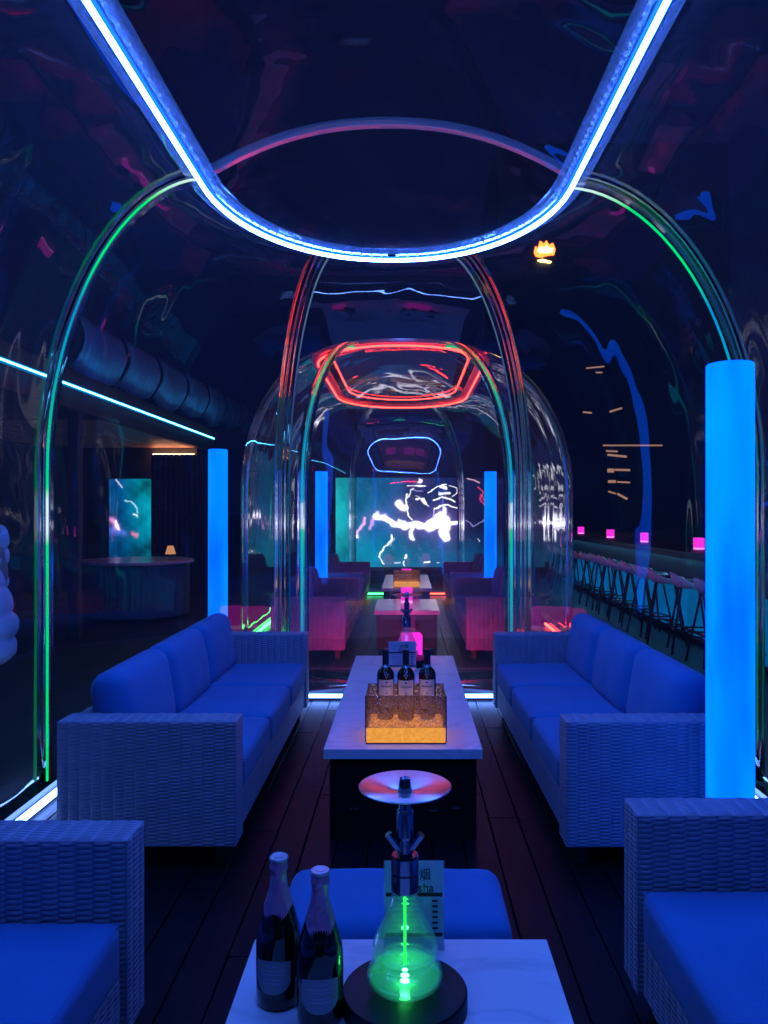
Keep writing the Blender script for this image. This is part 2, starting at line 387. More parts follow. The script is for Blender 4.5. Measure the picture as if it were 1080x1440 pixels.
# side runs: segment 0 covers y 0..ey, segment 4 y ey..-ey, and a ninth piece closes -ey..0
def plan(t, hx, hy, r, ry):
    t = t % 9.0
    if t >= 8: f = t - 8; return (hx, -(hy-ry)*(1-f))
    return rrect(t, hx, hy, r, ry)
RING_DX = -.07
def dome_pt(t, s, ins=0):
    """s in 0..1 wall, 1..2 shoulder, 2..3 cap"""
    b = plan(t, BX, BY, BR, BRY); q = plan(t, RX, RY, RR, RRY); q = (q[0]+RING_DX, q[1])
    if s <= 1: return V3(b[0], b[1], .07 + (SZ-.07)*s)
    if s <= 2:
        a = (s-1)*PI/2; c = math.cos(a)**1.06; sn = math.sin(a)**1.02
        return V3(q[0]+(b[0]-q[0])*c, q[1]+(b[1]-q[1])*c, SZ+(RZ-SZ)*sn)
    f = s-2; return V3(RING_DX+(q[0]-RING_DX)*(1-f), q[1]*(1-f), RZ + .30*(1-(1-f)**2.2))
def dome_n(t, s):
    e = .01; a = dome_pt(t+e, s)-dome_pt(t-e, s); b = dome_pt(t, min(3, s+e))-dome_pt(t, max(0, s-e))
    n = a.cross(b)
    return n.normalized() if n.length > 1e-12 else V3(0,0,1)
ey = BY-BRY
side_f = 1.27/ey                                             # transverse ribs stand 1.27 m off the dome's middle
ang = math.asin(.433)/(PI/2)                                 # end ribs
RT = [side_f, 2-ang, 3+ang, 4+(1-side_f)/2, 4+(1+side_f)/2, 6-ang, 7+ang, 9-side_f]

def make_dome(name, label, cx, cy, ring, ringd, rib_leds, base_lights):
    T = thing(name, label, 'dome', (cx, cy, 0))
    # the wall panels between the ribs, one sheet each
    for i in range(8):
        t0, t1 = RT[i], RT[(i+1) % 8]
        if t1 < t0: t1 += 9
        nt_ = max(8, int((t1-t0)*14)); ss = [0,.33,.66] + [1+k/16 for k in range(17)]
        vs = [dome_pt(t0+(t1-t0)*a/nt_, s) for s in ss for a in range(nt_+1)]; w = nt_+1
        fs = [(r*w+a, r*w+a+1, (r+1)*w+a+1, (r+1)*w+a) for r in range(len(ss)-1) for a in range(nt_)]
        link('panel', pyd('dome_panel', vs, fs), M['panel'], T, smooth=True)
    n = 108; ss = [2+k/8 for k in range(9)]
    vs = [dome_pt(9*a/n, s) for s in ss for a in range(n)]
    fs = [(r*n+a, r*n+(a+1) % n, (r+1)*n+(a+1) % n, (r+1)*n+a) for r in range(len(ss)-1) for a in range(n)]
    link('roof_cap', pyd('dome_cap', vs, fs), M['panel'], T, smooth=True)
    # ribs: thick clear joint strips with ridges
    prof = []
    nr = 30; hw = .062
    for k in range(nr+1):
        x = -hw + 2*hw*k/nr; prof.append((x, .010 + .007*math.cos(x/hw*PI*2.0)**2 + .010*math.exp(-((abs(x)-.050)/.010)**2)))
    prof += [(hw, -.010), (0, -.016), (-hw, -.010)]
    for i, t in enumerate(RT):
        ss = [.01, .2, .4, .6, .8] + [1+k/22 for k in range(23)]
        path = [dome_pt(t, s) for s in ss]; ups = [dome_n(t, s) for s in ss]
        rb = link('rib', sweep_me('dome_rib', path, prof, ups), M['rib'], T, smooth=True)
        if rib_leds.get(i):
            mt, off = rib_leds[i]
            p2 = []
            for p, u, a in zip(path, ups, range(len(path))):
                tt = (path[min(a+1, len(path)-1)]-path[max(a-1, 0)]).normalized(); u2 = (u-tt*u.dot(tt)).normalized(); sd = tt.cross(u2)
                p2.append(p + sd*off - u2*.03)
            link('led_strip', sweep_me('rib_led', p2, circ(.0065 if cy < 5 else .013, 6), ups), M[mt], rb, smooth=True)
    # seam across the roof cap where the side ribs meet
    for t in (RT[0], RT[7]):
        tm = RT[3] if t == RT[0] else RT[4]
        A = [dome_pt(t, 2+f/10*.999) for f in range(11)]
        x0, x1 = dome_pt(tm, 2), dome_pt(t, 2)
        path = []
        for k in range(29):
            f = k/28; x = x0.x+(x1.x-x0.x)*f
            rr = abs(2*f-1); path.append(V3(x, x1.y, RZ + .28*(1-rr**2.2)))
        link('cap_seam', sweep_me('cap_seam', path, [(-.05,.0),(-.05,.012),(-.04,.012),(-.03,.004),(.03,.004),(.04,.012),(.05,.012),(.05,0)], [V3(0,0,1)]*29), M['ringframe_red'], T, smooth=True)
    # ring: clear flange with bolts, a glowing band imitating the LED halo and bright core
    n = 150; rp = [V3(*plan(9*a/n, RX, RY, RR, RRY), 0) for a in range(n)]
    rp = [V3(p.x+RING_DX, p.y, RZ) for p in rp]; up = [V3(0,0,1)]*n
    fl = link('ring_flange', sweep_me('ring_flange', rp, [(-.07,-.02),(-.075,.02),(-.055,.02),(-.05,0),(.05,0),(.055,.02),(.075,.02),(.07,-.02)], up, closed=True), M['ringframe' if cy < 5 else 'ringframe_red'], T)
    bm = bmesh.new(); nb = 190
    for a in range(nb):
        p = plan(9*a/nb, RX-.05, RY-.05, RR-.03, RRY-.05)
        bmesh.ops.create_cube(bm, size=.009, matrix=Matrix.Translation((p[0]+RING_DX, p[1], RZ-.024)))
    o = link('bolt_row', bm_me('ring_bolts', bm), M['foil_cap'], fl); o['kind'] = 'stuff'
    link('diffuser', sweep_me('ring_halo', rp, [(-.022,-.028),(-.022,-.021),(.022,-.021),(.022,-.028)], up, closed=True), M[ringd], T)  # wider glowing band, imitates the halo of the LED core
    link('led_strip', sweep_me('ring_core', [p-V3(0,0,.037) for p in rp], circ(.012, 6), up, closed=True), M[ring], T, smooth=True)
    if cy > 5:                                 # thin lit loop added to imitate the red ring's inner reflections
        ip = [V3(p[0]+RING_DX, p[1], RZ+.05) for p in (plan(9*a/n, RX-.17, RY-.30, RR-.15, RRY-.2) for a in range(n))]
        link('reflected_loop', sweep_me('reflected_loop', ip, circ(.007, 6), up, closed=True), M['led_red'], T, smooth=True)
    # base rail and the light bars along it
    bp = [V3(*plan(9*a/n, BX, BY, BR, BRY), 0) for a in range(n)]
    link('base_rail', sweep_me('base_rail', bp, [(-.05,0),(-.05,.07),(.05,.07),(.05,0)], up, closed=True), M['rail'], T)
    for (x0, y0, x1, y1, mt) in base_lights:
        a, b = V3(x0, y0, .035), V3(x1, y1, .035)
        link('base_light', sweep_me('base_light', [a, b], [(-.012,-.012),(-.012,.012),(.012,.012),(.012,-.012)], [V3(0,0,1)]*2), M[mt], T)
    if cy > 5: link('added_light_shield', box_me('added_light_shield', 1.8, .13, .006, .002), M['rail'], T, (0, -BY+.115, .072))  # plate added to keep the red strip's light off the roof
    return T
inset = .085
make_dome('clear_dome', 'clear plastic bubble dome with white-blue light ring over the marble tables', D1[0], D1[1], 'led_white', 'led_white_halo',
    {0: ('led_rib_a', .055), 3: ('led_rib_a', .055), 1: ('led_rib_b', .05), 2: ('led_rib_b', -.05)},
    [(-.95, BY-inset-.10, .95, BY-inset-.10, 'base_white'), (-BX+inset, -.2, -BX+inset, 1.4, 'base_white'), (BX-inset, .9, BX-inset, 1.4, 'base_white')])
make_dome('clear_dome', 'clear plastic bubble dome with red light ring in front of the video wall', D2[0], D2[1], 'led_red', 'led_red_halo',
    {5: ('led_rib_c', -.03), 6: ('led_rib_c', .03), 0: ('led_rib_b', .05), 3: ('led_rib_b', .05)},
    [(-.85, BY-.16, -.1, BY-.16, 'base_green'), (.15, BY-.16, .85, BY-.16, 'base_red'), (-BX+inset, -1.2, -BX+inset, 1.3, 'base_green'), (-.85, -BY+.13, .85, -BY+.13, 'base_red_wash'), (BX-inset, -1.2, BX-inset, -.3, 'base_red')])
# deck boards inside each dome
fl_me = {}
for (cx, cy) in (D1, D2):
    nb, bw = 26, .138
    deck = struct(link('deck', pyd('deck', [(-1.86,-3.45,-.03),(1.86,-3.45,-.03),(1.86,3.45,-.03),(-1.86,3.45,-.03)], [(0,1,2,3)]), M['rail'], loc=(cx, cy, 0)))
    for i in range(nb):
        x = (i-(nb-1)/2)*(bw+.005)
        q = max(0, abs(x)+bw/2-(BX-BR)); lim = BY-BRY+BRY*math.sqrt(max(.01, 1-(q/BR)**2))-.06
        off = random.uniform(-.5, .5); cuts = sorted([-lim, lim] + [c for c in (-2.2+off, -.6+off, 1.0+off, 2.6+off) if abs(c) < lim-.25])
        for a, b in zip(cuts, cuts[1:]):
            link('plank', box_me('plank', bw, b-a-.005, .022, .002, 1), M['plank'], deck, (x, (a+b)/2, -.012+random.uniform(-.001,.001)))

# ------------------------------------------------------------------ sofas
SL, SD = 2.41, .745
def make_sofa():
    T = thing('wicker_sofa', 'x', 'sofa')
    arm = wicker_box_me('sofa_arm', SD, .14, .52)
    for s in (-1, 1): link('arm', arm, M['wicker'], T, (0, s*(SL/2-.07), .36))
    link('back_frame', wicker_box_me('sofa_back', .09, SL-.29, .50), M['wicker'], T, (-SD/2+.045, 0, .35))
    link('seat_frame', wicker_box_me('sofa_base', SD-.12, SL-.29, .16, faces='Xz'), M['wicker'], T, (.045, 0, .19))
    w = (SL-.30)/3
    for k in range(3):
        cu = link('seat_cushion', cushion_me('seat_cushion', .60, w-.006, .155, .035, .012, seed=k), M['cushion'], T, (.07, (k-1)*w, .345))
        hx, hy = .30-.012, w/2-.015
        pts = [V3(x, y, .062) for x, y in ((hx,-hy),(hx,hy),(-hx,hy),(-hx,-hy))]
        link('piping', tube_me('piping', [pts[3],pts[0],pts[1],pts[2]], .006, 6), M['piping'], cu)
        link('back_cushion', cushion_me('back_cushion', .16, w-.008, .40, .07, .025, seed=k+5), M['cushion'], T, (-.215, (k-1)*w, .585), (0, -.16, 0))
    for sx in (-1, 1):
        for sy in (-1, 1): link('leg', box_me('sofa_leg', .05, .05, .1, .004), M['leg'], T, (sx*(SD/2-.08), sy*(SL/2-.1), .05))
    return T
sofas = [  # inner-front x, near y, side, label
    (-.712, 3.22, -1, 'grey wicker sofa with blue cushions left of the long marble table holding whisky bottles'),
    (.645, 3.22, 1, 'grey wicker sofa with blue cushions right of the long marble table, beside the glowing column'),
    (-.745, 2.20-SL, -1, 'grey wicker sofa with blue cushions left of the hookah table'),
    (.665, 2.37-SL, 1, 'grey wicker sofa with blue cushions right of the hookah table'),
    (-.62, 7.75, -1, 'red-lit wicker sofa in the red-ring dome, left of its short table'),
    (.60, 7.75, 1, 'red-lit wicker sofa in the red-ring dome, right of its short table'),
    (-.63, 10.9, -1, 'dim wicker sofa on the green floor light side before the video wall'),
    (.62, 10.9, 1, 'dim wicker sofa on the red floor light side before the video wall')]
sofa0 = make_sofa(); sofa0['group'] = 'wicker sofas along the tables'
for k, (xf, y0, sd, lab) in enumerate(sofas):
    o = sofa0 if k == 0 else dup(sofa0)
    o.location = (xf + sd*SD/2, y0+SL/2, 0); o.rotation_euler = (0, 0, 0 if sd < 0 else PI); o['label'] = lab
    if k == 1: o.rotation_euler.z += math.radians(.9)

# ------------------------------------------------------------------ tables
TZ = .42
def make_table(w, l, label, x, y):
    T = thing('low_table', label, 'table', (x, y, 0), group='low marble tables')
    link('table_top', box_me('table_top', w, l, .045, .003), M['marble'], T, (0, 0, TZ-.0225))
    b = link('table_base', box_me('table_base', w-.05, l-.06, TZ-.049, .003), M['black'], T, (0, 0, (TZ-.049)/2+.001))
    return T
t1 = make_table(.735, 1.15, 'white marble low table with hookah and two champagne bottles', -.015, 1.95-.575)
t2 = make_table(.72, 2.26, 'long white marble low table with whisky bottles in a glowing box', -.017, 3.5+1.13)
t3 = make_table(.71, 1.1, 'short pink-lit marble table inside the red-ring dome', .0, 8.35+.55)
t4 = make_table(.70, 2.3, 'long marble table before the video wall carrying an empty amber box', .0, 10.75+1.15)
for (y, s) in ((4.63, 1.0),):   # small drawer pulls on the long table's end panel
    for px in (-.22, .14, .24):
        link('pull', box_me('pull', .045, .012, .008, .002), M['steel'], t2, (px, -1.13+.03-.006, .12+abs(px)*.1))
# ottoman
T = thing('ottoman', 'blue padded ottoman between the hookah table and long marble table', 'ottoman', (.0, 2.06+.18, 0))
link('seat_cushion', cushion_me('ottoman_top', .645, .38, .12, .055, .004, seed=3), M['cushion'], T, (-.035, 0, .335))
link('ottoman_base', wicker_box_me('ottoman_base', .54, .32, .2), M['wicker'], T, (-.02, 0, .175))
for sx in (-1, 1):
    for sy in (-1, 1): link('leg', box_me('ottoman_leg', .04, .04, .08, .003), M['leg'], T, (-.02+sx*.23, sy*.12, .04))

# ------------------------------------------------------------------ hookahs on round stands
def make_hookah(label, loc, led, stem, scale=1):
    T = thing('hookah', label, 'hookah', loc)
    k = 1
    prof = [(.0,.003),(.045,.003),(.066,.009),(.079,.020),(.083,.032),(.080,.044),(.067,.054),(.0625,.060),(.0655,.068),(.0725,.080),(.0715,.094),(.066,.112),(.057,.132),(.047,.152),(.038,.172),(.031,.192),(.0275,.208),(.027,.222)]
    inn = [(max(0, r_-.0028), z_+(.003 if z_ < .01 else 0)) for r_, z_ in prof]
    prof = prof + inn[::-1]
    link('vase', lathe_me('vase', prof, 48), M['glass'], T, smooth=True)
    inner = [(0,.009),(.044,.009),(.060,.014),(.072,.023),(.076,.033),(.073,.044),(.060,.053),(.056,.058),(.0,.0585)]
    link('water', lathe_me('water', inner, 40), M['water'], T, smooth=True)
    link('downstem', lathe_me('downstem', [(0,.052),(.003,.052),(.003,.235),(0,.235)], 14), M[stem], T, smooth=True)
    for z, r in ((.016,.010),(.028,.009),(.040,.006)): link('led', lathe_me('hookah_led', [(0,z-.004),(r,z),(0,z+.004)], 10), M[led], T)
    link('collar', lathe_me('collar', [(.0,.214),(.029,.214),(.030,.216),(.030,.252),(.0285,.254),(.030,.256),(.030,.288),(.028,.292),(0,.292)], 36), M['steel_dark'], T)
    link('stem', lathe_me('stem', [(0,.291),(.016,.291),(.016,.326),(.019,.333),(.019,.385),(.016,.389),(.0135,.391),(.0135,.420),(.012,.424),(0,.424)], 32), M['steel_dark'], T)
    for a, tl in ((-.3, .62), (PI+.25, .62), (PI/2, .35)):
        d = V3(math.cos(a)*math.sin(tl), math.sin(a)*math.sin(tl), math.cos(tl)); p0 = V3(0,0,.288)+d*.014
        link('hose_port', tube_me('port', [p0, p0+d*.036, p0+d*.038, p0+d*.05], .0085, 14), M['steel_dark'], T, smooth=False)
    link('ash_plate', lathe_me('ash_plate', [(.006,.423),(.03,.4265),(.1,.438),(.1015,.4405),(.0995,.4415),(.03,.4295),(.006,.427)], 72), M['plate'], T, smooth=True)
    link('bowl_stem', lathe_me('bowl_stem', [(0,.425),(.0155,.426),(.0155,.430),(.011,.458),(.009,.459),(.008,.452),(0,.450)], 28), M['steel_dark'], T, smooth=True)
    return T
def stand(label, loc, h=.06, r=.141):
    o = link('round_stand', lathe_me('round_stand', [(0,0),(r,0),(r,.004),(r,h-.004),(r-.004,h),(0,h)], 56), M['black'], loc=loc)
    tag(o, label, 'stand', 'round stands under the hookahs'); return o
HX, HY = -.004, 1.685
stand('black round stand under the green-lit hookah', (HX, HY, TZ), .04, .136)
h1 = make_hookah('green-lit glass hookah with steel plate on the nearest marble table'.replace('nearest ', 'champagne '), (HX, HY, TZ+.04), 'led_green', 'stem_green')
stand('black round stand behind the whisky bottles on the long table', (.025, 5.42, TZ), .05, .13)
make_hookah('unlit-stem hookah standing behind the whisky bottles on the long table', (.0, 5.42, TZ+.05), 'led_pink', 'glass')

# ------------------------------------------------------------------ champagne bottles
def champagne(label, loc, rz):
    T = thing('champagne_bottle', label, 'bottle', loc, rz, 'champagne bottles')
    k = .95
    P = [(0,.012),(.03,.004),(.042,0),(.0455,.006),(.0465,.03),(.0465,.135),(.0455,.155),(.041,.182),(.032,.215),(.024,.242),(.0185,.262),(.016,.282),(.0155,.30)]
    link('body', lathe_me('champagne_body', [(r*1.06, z*k) for r, z in P], 48), M['bottle_dark'], T, smooth=True)
    F = [(.0335,.2135),(.0250,.2425),(.0195,.262),(.0172,.282),(.0168,.302),(.0190,.304),(.0192,.311),(.0178,.314),(.0180,.328)]
    # foil sleeve with a pointed lower hem
    vs, fs = [], []; seg = 40
    for i in range(seg):
        a = 2*PI*i/seg; dip = (max(0, math.cos(a+PI/2))**2)
        for j, (r, z) in enumerate(F):
            if j == 0: z2 = z - .018*dip + .012*(1-dip); r2 = .0335+.0035*dip-.0035*(1-dip)
            else: z2, r2 = z, r
            r2 *= 1.06; vs.append((r2*math.cos(a), r2*math.sin(a), z2*k))
    n = len(F)
    for i in range(seg):
        for j in range(n-1): fs.append((i*n+j, ((i+1) % seg)*n+j, ((i+1) % seg)*n+j+1, i*n+j+1))
    link('foil_sleeve', pyd('foil', vs, fs), M['foil'], T, smooth=True)
    link('cork_cap', lathe_me('cork_cap', [(.0188,.325*k),(.0212,.327*k),(.0214,.331*k),(.0195,.3335*k),(.0185,.3325*k),(.010,.3325*k),(.009,.334*k),(0,.334*k)], 32), M['foil_cap'], T)
    # curved shield label
    vs, fs = [], []; nu, nv = 20, 12
    for j in range(nv+1):
        for i in range(nu+1):
            u = i/nu*2-1; v = j/nv; a = -PI/2 + u*.86
            zb = .042 + .022*abs(u)**3; zt = .112 + .006*math.cos(u*PI/2)
            vs.append((.0497*math.cos(a), .0497*math.sin(a), (zb+(zt-zb)*v)*k))
    for j in range(nv):
        for i in range(nu): q = j*(nu+1)+i; fs.append((q, q+1, q+nu+2, q+nu+1))
    lb = link('label', pyd('champagne_label', vs, fs), M['label_dim'], T, smooth=True)
    vs, fs = [], []                                     # faint printed lines, too small to read in the photo
    for (z, wd) in ((.104,.3),(.094,.55),(.086,.5),(.074,.4),(.066,.45)):
        b = len(vs)
        for i in range(9):
            a = -PI/2 + (i/4-1)*wd
            vs += [(.0500*math.cos(a), .0500*math.sin(a), z*k), (.0500*math.cos(a), .0500*math.sin(a), (z+.0025)*k)]
        for i in range(8): fs.append((b+2*i, b+2*i+2, b+2*i+3, b+2*i+1))
    link('print', pyd('label_print', vs, fs), M['ink2'], lb)
    return T
champagne('champagne bottle with mauve foil neck, farther from the hookah', (-.283, 1.71, TZ), -.15)
champagne('champagne bottle with green reflections on its foil, next to the hookah', (-.184, 1.645, TZ), .1)

# ------------------------------------------------------------------ glowing bottle box and whisky bottles
def bottle_box(label, loc):
    T = thing('bottle_box', label, 'box', loc, group='amber lit bottle boxes')
    w, d, h, t = .372, .255, .225, .007
    for nm, sz, p in (('front_pane', (w,t,h-.075), (0,-d/2+t/2,.075+(h-.075)/2)), ('back_pane', (w,t,h-.075), (0,d/2-t/2,.075+(h-.075)/2)),
                      ('side_pane', (t,d-2*t-.002,h-.075), (-w/2+t/2,0,.075+(h-.075)/2)), ('side_pane', (t,d-2*t-.002,h-.075), (w/2-t/2,0,.075+(h-.075)/2))):
        link(nm, box_me('box_pane', *sz, .0015, 1), M['hammered'], T, p)
    link('lit_base', box_me('lit_base', w-.006, d-.006, .066, .003), M['lit_base'], T, (0,0,.038))
    link('added_light_plate', box_me('added_light_plate', w-.03, d-.03, .004, .001), M['added_light_plate'], T, (0,0,.0745))  # added plate throws the base's glow up the panes
    link('foot_rim', box_me('foot_rim', w, d, .006, .001), M['capdark'], T, (0,0,.0031))
    for sx in (-1,1):
        for sy in (-1,1): link('corner_post', box_me('corner_post', .004, .004, h-.01, .001, 1), M['capdark'], T, (sx*(w/2+.001), sy*(d/2+.001), h/2+.004))
    return T
BXX, BXY = -.004, 3.575+.128
bottle_box('hammered amber-lit bottle box holding three whisky bottles', (BXX, BXY, TZ))
bottle_box('amber-lit bottle box on the table before the video wall', (.0, 11.0, TZ))
txt = text_me('brand_text', 'MACALLAN', .0105); txt.materials.append(M['ink'])
txt12 = text_me('age_text', '12', .013); txt12.materials.append(M['ink'])
def whisky(label, loc, rz):
    T = thing('whisky_bottle', label, 'bottle', loc, rz, 'whisky bottles in the lit box')
    link('body', lathe_me('whisky_body', [(0,.003),(.036,0),(.0395,.005),(.040,.02),(.041,.10),(.042,.185),(.0405,.200),(.034,.212),(.022,.224),(.016,.234),(.0145,.25)], 40), M['amber'], T, smooth=True)
    link('cap', lathe_me('whisky_cap', [(.0148,.236),(.0158,.237),(.0160,.300),(.0150,.303),(0,.3035)], 28), M['capdark'], T)
    link('neck_band', lathe_me('neck_band', [(.0205,.2265),(.0168,.2345),(.0165,.238)], 28), M['foil_cap'], T)
    vs, fs = [], []
    for j in range(2):
        for i in range(17):
            a = -PI/2 + (i/8-1)*.98; r = .0418 if j == 0 else .0425; vs.append((r*math.cos(a), r*math.sin(a), (.055, .176)[j]))
    for i in range(16): fs.append((i, i+1, 17+i+1, 17+i))
    lb = link('label', pyd('whisky_label', vs, fs), M['label'], T, smooth=True)
    def wrapped(me0, z):
        me = me0.copy()
        for v in me.vertices:
            a = -PI/2 + v.co.x/.0423; r = .0428 + v.co.z; zz = z + v.co.y
            v.co = (r*math.cos(a), r*math.sin(a), zz)
        return me
    link('lettering', wrapped(txt, .147), M['ink'], lb); link('lettering', wrapped(txt12, .118), M['ink'], lb)
    em = pyd('emblem', [(-.006,.0,0),(-.003,.003,0),(0,.0045,0),(.003,.003,0),(.006,0,0),(.003,-.003,0),(0,-.002,0),(-.003,-.003,0)], [(0,1,2,3,4,5,6,7)])
    link('emblem', wrapped(em, .165), M['ink'], lb)
    tr = pyd('neck_mark', [(-.011,.010,0),(.011,.010,0),(0,-.011,0),(-.006,.0065,0),(.006,.0065,0),(0,-.005,0)], [(0,2,5,3),(2,1,4,5),(1,0,3,4)])
    link('triangle_mark', wrapped(tr, .192), M['ink2'], T)
    T.scale = (1,1,1.10)
    return T
for k, (dx, dy, rz, lab) in enumerate(((-.098,.01,.12,'whisky bottle nearest the left sofa in the amber box, pink-lit label'), (.0,-.005,0,'middle whisky bottle of three in the amber box'), (.103,.012,-.08,'whisky bottle nearest the right sofa in the amber box, label lit blue on one side'))):
    whisky(lab, (BXX+dx, BXY+dy+.02, TZ+.078), rz)

# ------------------------------------------------------------------ menu cards
SH = text_me('card_title', '水烟\nShisha', .030); SH.materials.append(M['ink'])
def menu_card(label, loc, rz, w, h, tilt=.12):
    T = thing('menu_card', label, 'card', loc, rz, 'menu cards')
    R = (-tilt, 0, 0)
    def at(x, y, z):
        v = Matrix.Rotation(-tilt, 3, 'X') @ V3(x, y, z); return v
    link('paper', box_me('menu_paper', w-.006, .0012, h-.004, 0), M['card'], T, at(0,0,h/2), R)
    link('sleeve', box_me('menu_sleeve', w, .005, h, .0008, 1), M['acrylic'], T, at(0,0,h/2), R)
    link('foot', box_me('menu_foot', w, .07, .004, .001, 1), M['acrylic'], T, (0,.03,.0022))
    o = link('title', SH.copy(), M['ink'], T, at(.012, -.0034, h-.05), (PI/2-tilt, 0, 0)); 
    for f, wd in ((.62, 1), (.18, 1)): link('divider', box_me('divider', w-.012, .0006, .009, 0), M['ink'], T, at(0,-.0034,h*f), R)
    for j in range(6):
        f = .25+.06*j
        link('print_line', box_me('print_line', w*.5, .0006, .004, 0), M['ink2'], T, at(-w*.12,-.0034,h*f), R)
        link('price', box_me('price_mark', w*.09, .0006, .005, 0), M['ink'], T, at(w*.34,-.0034,h*f), R)
    return T
menu_card('blue-lit acrylic menu card standing behind the green hookah', (.018, 1.90, TZ), 0, .152, .212)
menu_card('menu card standing between the whisky bottles and the pink cube lamp', (-.03, 5.20, TZ), .02, .19, .20)

# ------------------------------------------------------------------ pink cube lamps
def cube_lamp(label, loc, s, group):
    T = thing('cube_lamp', label, 'lamp', loc, random.uniform(-.15,.15), group)
    link('shade', box_me('cube_shade', s, s, s*1.15, s*.06, 2), M['pink_cube'], T, (0,0,s*.2+s*.575))
    link('glow_base', box_me('cube_base', s*.96, s*.96, s*.2, s*.02, 1), M['pink_cube_hi'], T, (0,0,s*.1))
cube_lamp('pink cube lamp behind the menu card on the long table', (.035, 5.60, TZ), .14, 'table cube lamps')
cube_lamp('pink cube lamp on the short table in the red-ring dome', (.0, 9.1, TZ), .13, 'table cube lamps')
cube_lamp('pink cube lamp behind the box on the table before the video wall', (.0, 11.8, TZ), .14, 'table cube lamps')

# ------------------------------------------------------------------ glowing columns
def column_lamp(label, x, y, h=2.03, r=.083):
    T = thing('column_lamp', label, 'lamp', (x, y, 0), group='glowing blue columns')
    link('foot', lathe_me('column_foot', [(0,0),(r+.03,0),(r+.03,.012),(r+.002,.02),(0,.02)], 40), M['rail'], T)
    link('diffuser', lathe_me('column_tube', [(r*1.0,.02),(r,h*.5),(r*.99,h-.006),(r*.95,h),(0,h)], 48), M['column'], T, smooth=True)
column_lamp('tall glowing blue column lamp beside the right sofa of the long table', 1.17, 2.80)
column_lamp('glowing blue column lamp behind the left sofa, outside the dome', -1.64, 6.72)
column_lamp('glowing blue column lamp inside the red-ring dome, on its red floor light side', 1.14, 10.55)
column_lamp('glowing blue column lamp inside the red-ring dome, on its green floor light side', -1.16, 10.53)

# ------------------------------------------------------------------ video wall
SX0, SX1, SZ0, SZ1, SY = -1.47, 2.0, .33, 2.18, 16.0
T = thing('video_wall', 'large cyan video wall showing a white figure beyond the domes', 'screen', ((SX0+SX1)/2, SY, 0))
link('housing', box_me('wall_housing', SX1-SX0+.1, .2, SZ1+.04, .01), M['dark_wall'], T, (0, .12, (SZ1+.04)/2))
scr = link('picture', box_me('wall_picture', SX1-SX0, .02, SZ1-SZ0, 0), M['black'], T, (0, 0, (SZ0+SZ1)/2))

def picture_me(name, w, h, nx, ny, fn):
    """flat emissive picture: a fine grid with one colour per vertex"""
    u, v = np.meshgrid(np.linspace(0,1,nx), np.linspace(0,1,ny))
    vs = np.stack([(u-.5)*w, np.full_like(u, -.0125), (.5-v)*h], -1).reshape(-1,3)
    idx = np.arange(nx*ny).reshape(ny, nx)
    fs = np.stack([idx[1:,:-1], idx[1:,1:], idx[:-1,1:], idx[:-1,:-1]], -1).reshape(-1,4)
    me = pyd(name, vs.tolist(), fs.tolist())
    c = fn(u, v).reshape(-1,3); at = me.color_attributes.new('picture', 'FLOAT_COLOR', 'POINT')
    at.data.foreach_set('color', np.concatenate([c, np.ones((len(c),1))], 1).astype(np.float32).ravel()); return me
def seg_d(x, y, pts):
    d = np.full_like(x, 1e9)
    if len(pts) == 1: return np.hypot(x-pts[0][0], y-pts[0][1])
    for (ax, ay), (bx, by) in zip(pts, pts[1:]):
        L2 = (bx-ax)**2+(by-ay)**2+1e-9; t = np.clip(((x-ax)*(bx-ax)+(y-ay)*(by-ay))/L2, 0, 1)
        d = np.minimum(d, np.hypot(x-ax-t*(bx-ax), y-ay-t*(by-ay)))
    return d
rng = np.random.default_rng(5)
def fuzz(x, y, n=9, k=.02):
    f = np.zeros_like(x)
    for q in range(n):
        a = rng.uniform(0, 6.28); kk = k*(1.45**q); f += np.sin(kk*(x*math.cos(a)+y*math.sin(a))+rng.uniform(0,6.28))*.8**q
    return f
WH, PK, RD, LV = (1,1,1.1), (1.0,.35,.85), (1.0,.05,.12), (.45,.4,1.0)
